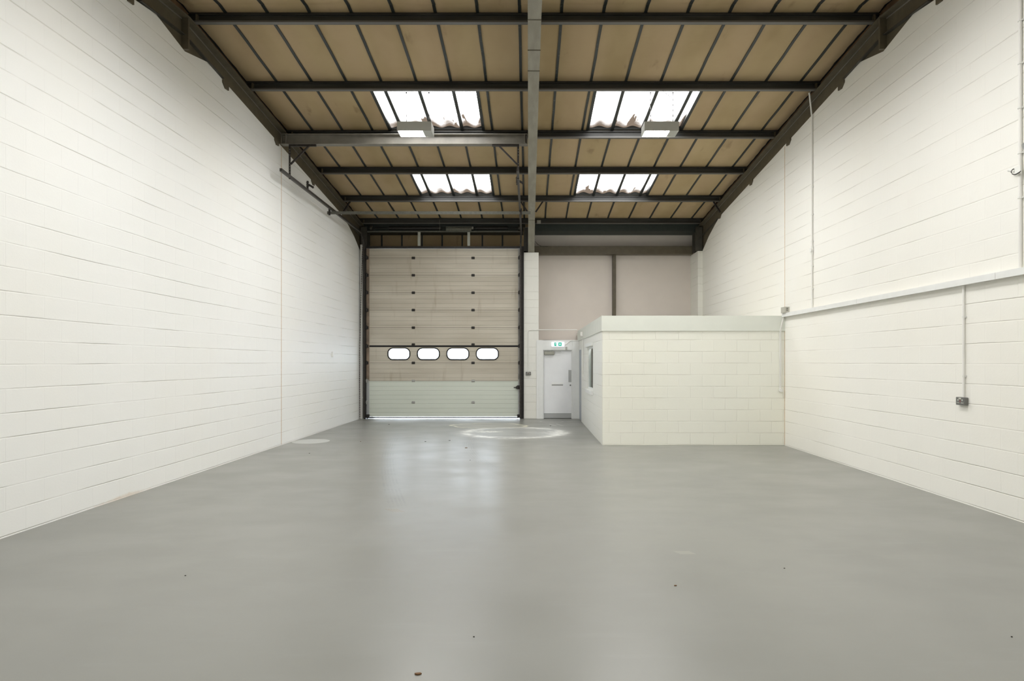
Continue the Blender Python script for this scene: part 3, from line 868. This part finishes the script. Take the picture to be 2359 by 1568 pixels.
# ------------------------------------------------------------------ pedestrian door
d2 = bpy.data.objects.new('door_2', None); C.objects.link(d2); d2.location = (.82, YB, 0); d2['kind'] = 'structure'
b = nb(); add_box(b, .43, 1.218, YB+.03, YB+.075, .014, 1.94); obj('door_leaf', b, M_doorleaf, d2)
b = nb()
add_box(b, .4105, .429, YB-.02, YB+.09, 0, 1.956); add_box(b, 1.219, 1.2375, YB-.02, YB+.09, 0, 1.956); add_box(b, .429, 1.219, YB-.02, YB+.09, 1.941, 1.956)
obj('door_frame', b, M_white, d2)
yl = YB+.03
b = nb(); add_box(b, .433, 1.215, yl-.004, yl-.0005, .018, .155); obj('kick_plate', b, M_kick, d2)
b = nb(); add_box(b, X(1309.5,yl), X(1316.5,yl), yl-.004, yl-.0005, Z(880,yl), Z(852,yl)); obj('push_plate', b, M_kick, d2)
b = nb(); add_box(b, X(1271,yl), X(1297,yl), yl-.006, yl-.0005, Z(889,yl), Z(881,yl)); add_box(b, X(1271,yl), X(1297,yl), yl-.014, yl-.006, Z(885.5,yl), Z(881.2,yl)); lp = obj('letter_plate', b, M_white, d2, .002)
b = nb(); add_box(b, X(1271,yl), X(1297,yl), yl-.0075, yl-.0065, Z(887.2,yl), Z(885.6,yl)); obj('flap_shadow', b, M_metalclad, lp)  # dark line painted below the flap as its shadow
b = nb(); add_disc(b, (X(1314,yl), yl-.006, Z(887,yl)), .026, .011, 'y', 18); lk = obj('lock', b, M_kick, d2)
b = nb(); add_disc(b, (X(1314,yl), yl-.014, Z(887,yl)), .012, .004, 'y', 12); obj('keyhole', b, M_black, lk)
b = nb(); add_box(b, X(1253.5,yl), X(1277,yl), yl-.065, yl-.0005, Z(817,yl), Z(809,yl)); cl = obj('door_closer', b, simple('closer_silver', (.36,.36,.31), .4, .3), d2, .012)
b = nb(); add_bar(b, (X(1271,yl), yl-.05, Z(808.6,yl)), (X(1292,yl), yl-.09, Z(809.3,yl)), .02, .008); add_disc(b, (X(1273,yl), yl-.05, Z(807.6,yl)), .018, .025, 'z', 10); obj('closer_arm', b, M_galv, cl)
# exit sign
ys = YB-.04
t = thing('exit_sign', 'lit white and green emergency exit sign above the white door', 'sign', (X(1285,ys), ys-.03, Z(793,ys)))
x0, x1, z0, z1 = X(1270.5,ys), X(1300,ys), Z(798.2,ys), Z(787.6,ys)
b = nb(); add_box(b, x0, x1, ys-.06, ys-.0005, z0, z1); obj('sign_body', b, M_signw, t, .012)
yf = ys-.0612
gx0, gx1, gx2, gx3 = X(1277,ys), X(1285,ys), X(1286.3,ys), X(1293.4,ys)
gz0, gz1 = z0+.018, z1-.015
b = nb(); add_box(b, gx0, gx1, yf-.001, yf, gz0, gz1); add_box(b, gx2, gx3, yf-.001, yf, gz0, gz1); obj('green_panels', b, M_signg, t)
yw = yf-.0014; gc = (gz0+gz1)/2; h = gz1-gz0
b = nb()
dx0 = gx0+.055; add_box(b, dx0, gx1-.006, yw-.001, yw, gz0+.004, gz1-.006)                 # doorway
cx = gx0+.030
add_disc(b, (cx+.008, yw, gc+.033), .008, .001, 'y', 10)                                   # running figure
add_bar(b, (cx, yw, gc+.022), (cx+.004, yw, gc-.008), .011, .011*.1); add_bar(b, (cx+.004, yw, gc-.008), (cx+.018, yw, gc-.026), .007, .001)
add_bar(b, (cx+.004, yw, gc-.008), (cx-.012, yw, gc-.030), .007, .001); add_bar(b, (cx, yw, gc+.018), (cx+.018, yw, gc+.006), .006, .001)
add_bar(b, (cx, yw, gc+.018), (cx-.014, yw, gc+.004), .006, .001)
ax = (gx2+gx3)/2                                                                           # arrow
add_prism(b, [(ax-.028, gc+.002), (ax, gc-.030), (ax+.028, gc+.002), (ax+.010, gc+.002), (ax+.010, gc+.030), (ax-.010, gc+.030), (ax-.010, gc+.002)], yw-.001, yw, 'y')
obj('pictogram', b, M_signw, t)
def pipe(name, pts, r, label, clips=(), cat='conduit', mat=None, clipax=None):
    b = nb(); add_tube(b, pts, r, 10)
    me = obj(name, b, mat or M_conduit, None, smooth=False); tag(me, label, cat)
    for c in clips:
        b = nb(); add_disc(b, c[:3], r*1.5, .018, c[3], 12); add_box(b, c[0]-(.025 if c[3] != 'x' else .009), c[0]+(.025 if c[3] != 'x' else .009), c[1]-(.025 if c[3] == 'z' and clipax == 'y' else .008), c[1]+(.025 if c[3] == 'z' and clipax == 'y' else .008), c[2]-.008, c[2]+.008)
        obj('saddle_clip', b, M_clip, me)
    return me
pipe('conduit', [(X(1300.5,ys), ys-.012, Z(793.5,ys)), (X(1305,ys), ys-.012, Z(792.5,ys)), (X(1313,ys), ys-.012, Z(784.8,ys)), (X(1331,ys), ys-.012, Z(784.3,ys))], .0095, 'thin conduit from the exit sign to the top of the door surround')
b = nb(); add_box(b, X(1302.5,ys), X(1306.8,ys), ys-.025, ys-.0005, Z(806,ys), Z(798.5,ys))
tag(obj('door_contact', b, M_housing, bevel=.003), 'small grey sensor box under the right end of the exit sign', 'sensor')
# pier conduit and socket
yp = YB
pipe('conduit', [(X(1217,yp), yp-.014, Z(855,yp)), (X(1217,yp), yp-.014, Z(765,yp)), (X(1218,yp), yp-.014, Z(761,yp)), (X(1222,yp), yp-.014, Z(759.5,yp)), (X(1329.5,yp), yp-.014, Z(759.5,yp))], .0125,
     'pale conduit up the centre pier and across to the office', [(X(1217,yp), yp-.012, Z(840,yp), 'z'), (X(1217,yp), yp-.012, Z(807,yp), 'z'), (X(1217,yp), yp-.012, Z(777,yp), 'z')])
def socket(loc, facing, label, name='wall_socket'):
    """double metal clad socket, built facing -y then turned"""
    t = thing(name, label, 'socket', loc)
    P = []
    b = nb(); add_box(b, -.073, .073, -.045, 0, -.045, .045); P.append(obj('back_box', b, M_metalclad, None, .006))
    for s in (-1, 1):
        b = nb(); add_box(b, s*.033-.006, s*.033+.006, -.0465, -.0455, .004, .022); add_box(b, s*.033-.017, s*.033-.006, -.0465, -.0455, -.022, -.014); add_box(b, s*.033+.006, s*.033+.017, -.0465, -.0455, -.022, -.014)
        P.append(obj('plug_holes', b, M_screw))
        b = nb(); add_box(b, s*.010-.006, s*.010+.006, -.050, -.0455, .022, .038); P.append(obj('switch', b, M_screw))
    b = nb(); add_box(b, -.005, .005, -.0468, -.0455, -.008, .006); P.append(obj('indicator', b, M_red))
    for p in P: p.parent = t
    t.rotation_euler = (0, 0, facing)
    return t
socket((X(1217,yp), yp-.0005, Z(859.7,yp)), 0, 'grey metal double socket on the centre pier, by the big door')

# office side wall: box, conduit, switch
xo = OX
t = pipe('conduit', [(xo-.014, 16.0, 2.21), (xo-.014, 16.0, 1.30)], .012, 'thin conduit down the office side wall next to the window')
b = nb(); add_box(b, xo-.075, xo-.0205, 15.93, 16.1, Z(775,16), Z(764.5,16))
tag(obj('junction_box', b, M_conduit, bevel=.004), 'pale square box high on the office side, above the thin conduit', 'junction box')
b = nb(); add_box(b, xo-.03, xo-.0005, 15.96, 16.05, 1.20, 1.29)
tag(obj('light_switch', b, M_clip, bevel=.004), 'small pale switch on the office side wall below its conduit', 'switch')

# ------------------------------------------------------------------ right wall services
XW = XR
def wallpipe(y, z0, z1, r, label, zc, top=None):
    pts = [(XW-.02, y, z0), (XW-.02, y, z1)]
    if top: pts.append(top)
    me = pipe('conduit', pts, r, label)
    for z in zc:
        b = nb(); add_disc(b, (XW-.02, y, z), r*1.45, .018, 'z', 12); add_box(b, XW-.012, XW-.001, y-.03, y+.03, z-.009, z+.009)
        obj('saddle_clip', b, M_clip, me)
    return me
yA = F*(XW-.02)/(1870.5-1218)
w = wallpipe(yA, 2.56, zr(6.95, yA)-.02, .0135, 'tall conduit on the right wall rising to the lamp purlin', [Z(p, yA) for p in (665, 612, 556, 494, 430)], (4.812, 10.50, zr(7.262, 10.45)-.001))
b = nb(); add_disc(b, (XW-.03, yA, Z(576, yA)), .038, .045, 'x', 16); add_tube(b, [(XW-.02, yA, Z(576,yA)-.07), (XW-.02, yA, Z(576,yA)+.07)], .019, 10); obj('inspection_box', b, M_clip, w)
yBc = F*(XW-.02)/(2219.5-1218)
wallpipe(yBc, 1.225, 2.478, .0125, 'short conduit from the trunking down to the wall socket', [Z(730, yBc), Z(866, yBc)])
ySk = F*(XW-.022)/(2216.5-1218)
socket((XW-.0005, ySk, Z(923.7, ySk)), -math.pi/2, 'grey metal double socket low on the right wall below the trunking')
yCc = F*(XW-.02)/(2350-1218)
wallpipe(yCc, 2.56, zr(6.95, yCc)-.02, .0145, 'thick conduit at the far right edge of the right wall', [Z(p, yCc) for p in (455, 352, 248, 146, 47)])
# trunking
t = thing('trunking', 'long white cable trunking along the right wall', 'trunking', (XW-.03, 5, 2.48))
b = nb(); add_box(b, XW-.062, XW-.001, 1.0, OY-.021, 2.482, 2.548); obj('channel', b, M_conduit, t)
for k in range(4):
    y0 = 1.0+k*2.71
    b = nb(); add_box(b, XW-.066, XW-.0625, y0+.004, y0+2.705, 2.480, 2.551); obj('cover', b, M_white, t)
b = nb(); add_box(b, X(1804.5,11.7), X(1810,11.7)+.03, 11.66, 11.80, 2.552, 2.66)
t = thing('junction_box', 'grey box standing on the far end of the trunking', 'junction box', (XW-.06, 11.7, 2.55))
b = nb(); add_box(b, XW-.10, XW-.001, 11.64, 11.80, 2.553, 2.665); obj('body', b, M_box, t, .004)
for z in (2.60, 2.635):
    b = nb(); add_box(b, XW-.06, XW-.03, 11.633, 11.6395, z-.009, z+.009); obj('knockout', b, M_metalclad, t)
# cables down the corner between office and right wall
b = nb(); add_tube(b, [(XW-.05, 11.80, 2.48), (XW-.085, 11.825, 2.30), (XW-.10, 11.845, 2.18), (XW-.10, 11.845, 1.09)], .009, 8)
add_tube(b, [(XW-.04, 11.80, 2.48), (XW-.075, 11.83, 2.28), (XW-.08, 11.845, 2.18), (XW-.08, 11.845, 1.10)], .008, 8)
tag(obj('corner_cable', b, M_conduit), 'pair of pale painted cables down the corner beside the office front', 'cable')
b = nb(); add_disc(b, (XW-.09, 11.83, 1.07), .032, .03, 'y', 14); add_box(b, XW-.085, XW-.045, 11.825, 11.858, 1.035, 1.06)
tag(obj('cable_outlet', b, M_clip), 'round pale cable outlet at the foot of the corner cables', 'outlet')
# conduit box with looped flex, and the twin spotlight half out of frame
t = thing('flex_outlet', 'white outlet with a looped black flex on the far right conduit', 'outlet', (XW-.03, yCc, Z(392, yCc)))
zc = Z(393, yCc)
b = nb(); add_box(b, XW-.055, XW-.036, yCc-.045, yCc+.03, zc-.04, zc+.045); obj('body', b, M_clip, t, .005)
b = nb(); add_tube(b, [(XW-.045, yCc+.03, zc+.005), (XW-.055, yCc+.10, zc+.035)], .016, 10); obj('gland', b, M_clip, t)
b = nb(); pts = []
for px_, py_ in ((2335.5,389), (2332.5,390.5), (2330,393.5), (2329.6,397), (2332,400.5), (2336,402), (2340,401.3), (2344,399.2), (2348,396.8), (2351.5,394)):
    d_ = F*(XW-.062)/(px_-1218); pts.append((XW-.062, d_, Z(py_, d_)))
add_tube(b, pts, .0045, 7); obj('flex', b, M_cable, t)
t = thing('emergency_spotlight', 'white emergency light with round lamp heads at the right picture edge', 'emergency light', (XW-.03, 5.9, Z(380, 6.0)))
b = nb(); add_box(b, XW-.075, XW-.001, 5.55, 6.0, Z(398,6.03), Z(360,6.03)); obj('body', b, M_clip, t, .008)
b = nb(); add_box(b, XW-.077, XW-.0755, 5.975, 5.99, Z(376,6.03), Z(368,6.03)); obj('indicator', b, M_led, t)
for y in (5.945, 5.62):
    b = nb(); p = Vector((XW-.12, y, Z(341, 6.0))); dr = Vector((-.7, .25, -.35)).normalized()
    add_tube(b, [p-dr*.05, p-dr*.03, p+dr*.005, p+dr*.02], .045, 16); obj('lamp_head', b, M_kick, t)
    b = nb(); add_tube(b, [(XW-.08, y-.01, Z(358, 6.0)), (XW-.10, y, Z(350, 6.0))], .012, 8); obj('stem', b, M_clip, t)
# small bracket on the left wall
yk = F*4.80/(1218-766)
b = nb(); add_box(b, XL, XL+.028, yk-.04, yk+.05, Z(822, yk), Z(810, yk))
tag(obj('blank_plate', b, M_conduit, bevel=.006), 'tiny pale fitting on the left wall near the big door', 'fitting')

# ------------------------------------------------------------------ debris on the floor
deb = [(963, 1553, .022, M_leaf, 'dry brown leaf sliver on the floor at the bottom edge'),
       (1092, 1467, .006, M_speck, 'dark speck on the floor near the bottom centre'),
       (427, 1326, .007, M_speck, 'dark speck on the floor in the lower left'),
       (1807, 1309, .007, M_speck, 'dark speck on the floor in the lower right'),
       (2331, 1467, .006, M_speck, 'dark speck on the floor at the far right'),
       (1073.7, 1031.5, .030, M_leaf, 'brown dry leaf near the floor patch'),
       (830.6, 1017, .018, M_leaf, 'reddish bit of leaf left of the door'),
       (1268, 981, .022, M_speck, 'black crumb between floor patch and white door'),
       (980, 1017, .020, M_speck, 'dark crumb left of the round floor patch'),
       (1036, 1014.5, .022, M_speck, 'dark crumb just left of the round floor patch'),
       (896, 977.5, .022, M_speck, 'dark crumb in front of the big door, left side'),
       (1083, 1060, .010, M_speck, 'small dark crumb on the glossy part of the floor'),
       (713, 1044, .014, M_speck, 'small dark crumb near the pale oval patch'),
       (1556, 1349, .012, M_leaf, 'tiny brown shred on the floor right of centre')]
for px, py, r, mt, lab in deb:
    d = F*EYE/(py-834); x = X(px, d)
    b = nb(); n = 7; a0 = random.random()*6
    pts = [(x+r*random.uniform(.6,1)*math.cos(a0+k*2*math.pi/n), d+r*random.uniform(.35,.7)*math.sin(a0+k*2*math.pi/n)) for k in range(n)]
    add_prism(b, pts, 0.0005, .004+r*.12, 'z')
    tag(obj('floor_debris', b, mt), lab, 'debris', 'bits of debris on the floor')

# ------------------------------------------------------------------ world and view
w = bpy.data.worlds.new('world'); bpy.context.scene.world = w; w.use_nodes = True
bg = w.node_tree.nodes['Background']; bg.inputs[0].default_value = (.80,.88,1.0,1); bg.inputs[1].default_value = 11.0
vs = bpy.context.scene.view_settings
vs.view_transform = 'Standard'; vs.look = 'None'; vs.gamma = 1; vs.use_curve_mapping = False
vs.exposure = 0.93
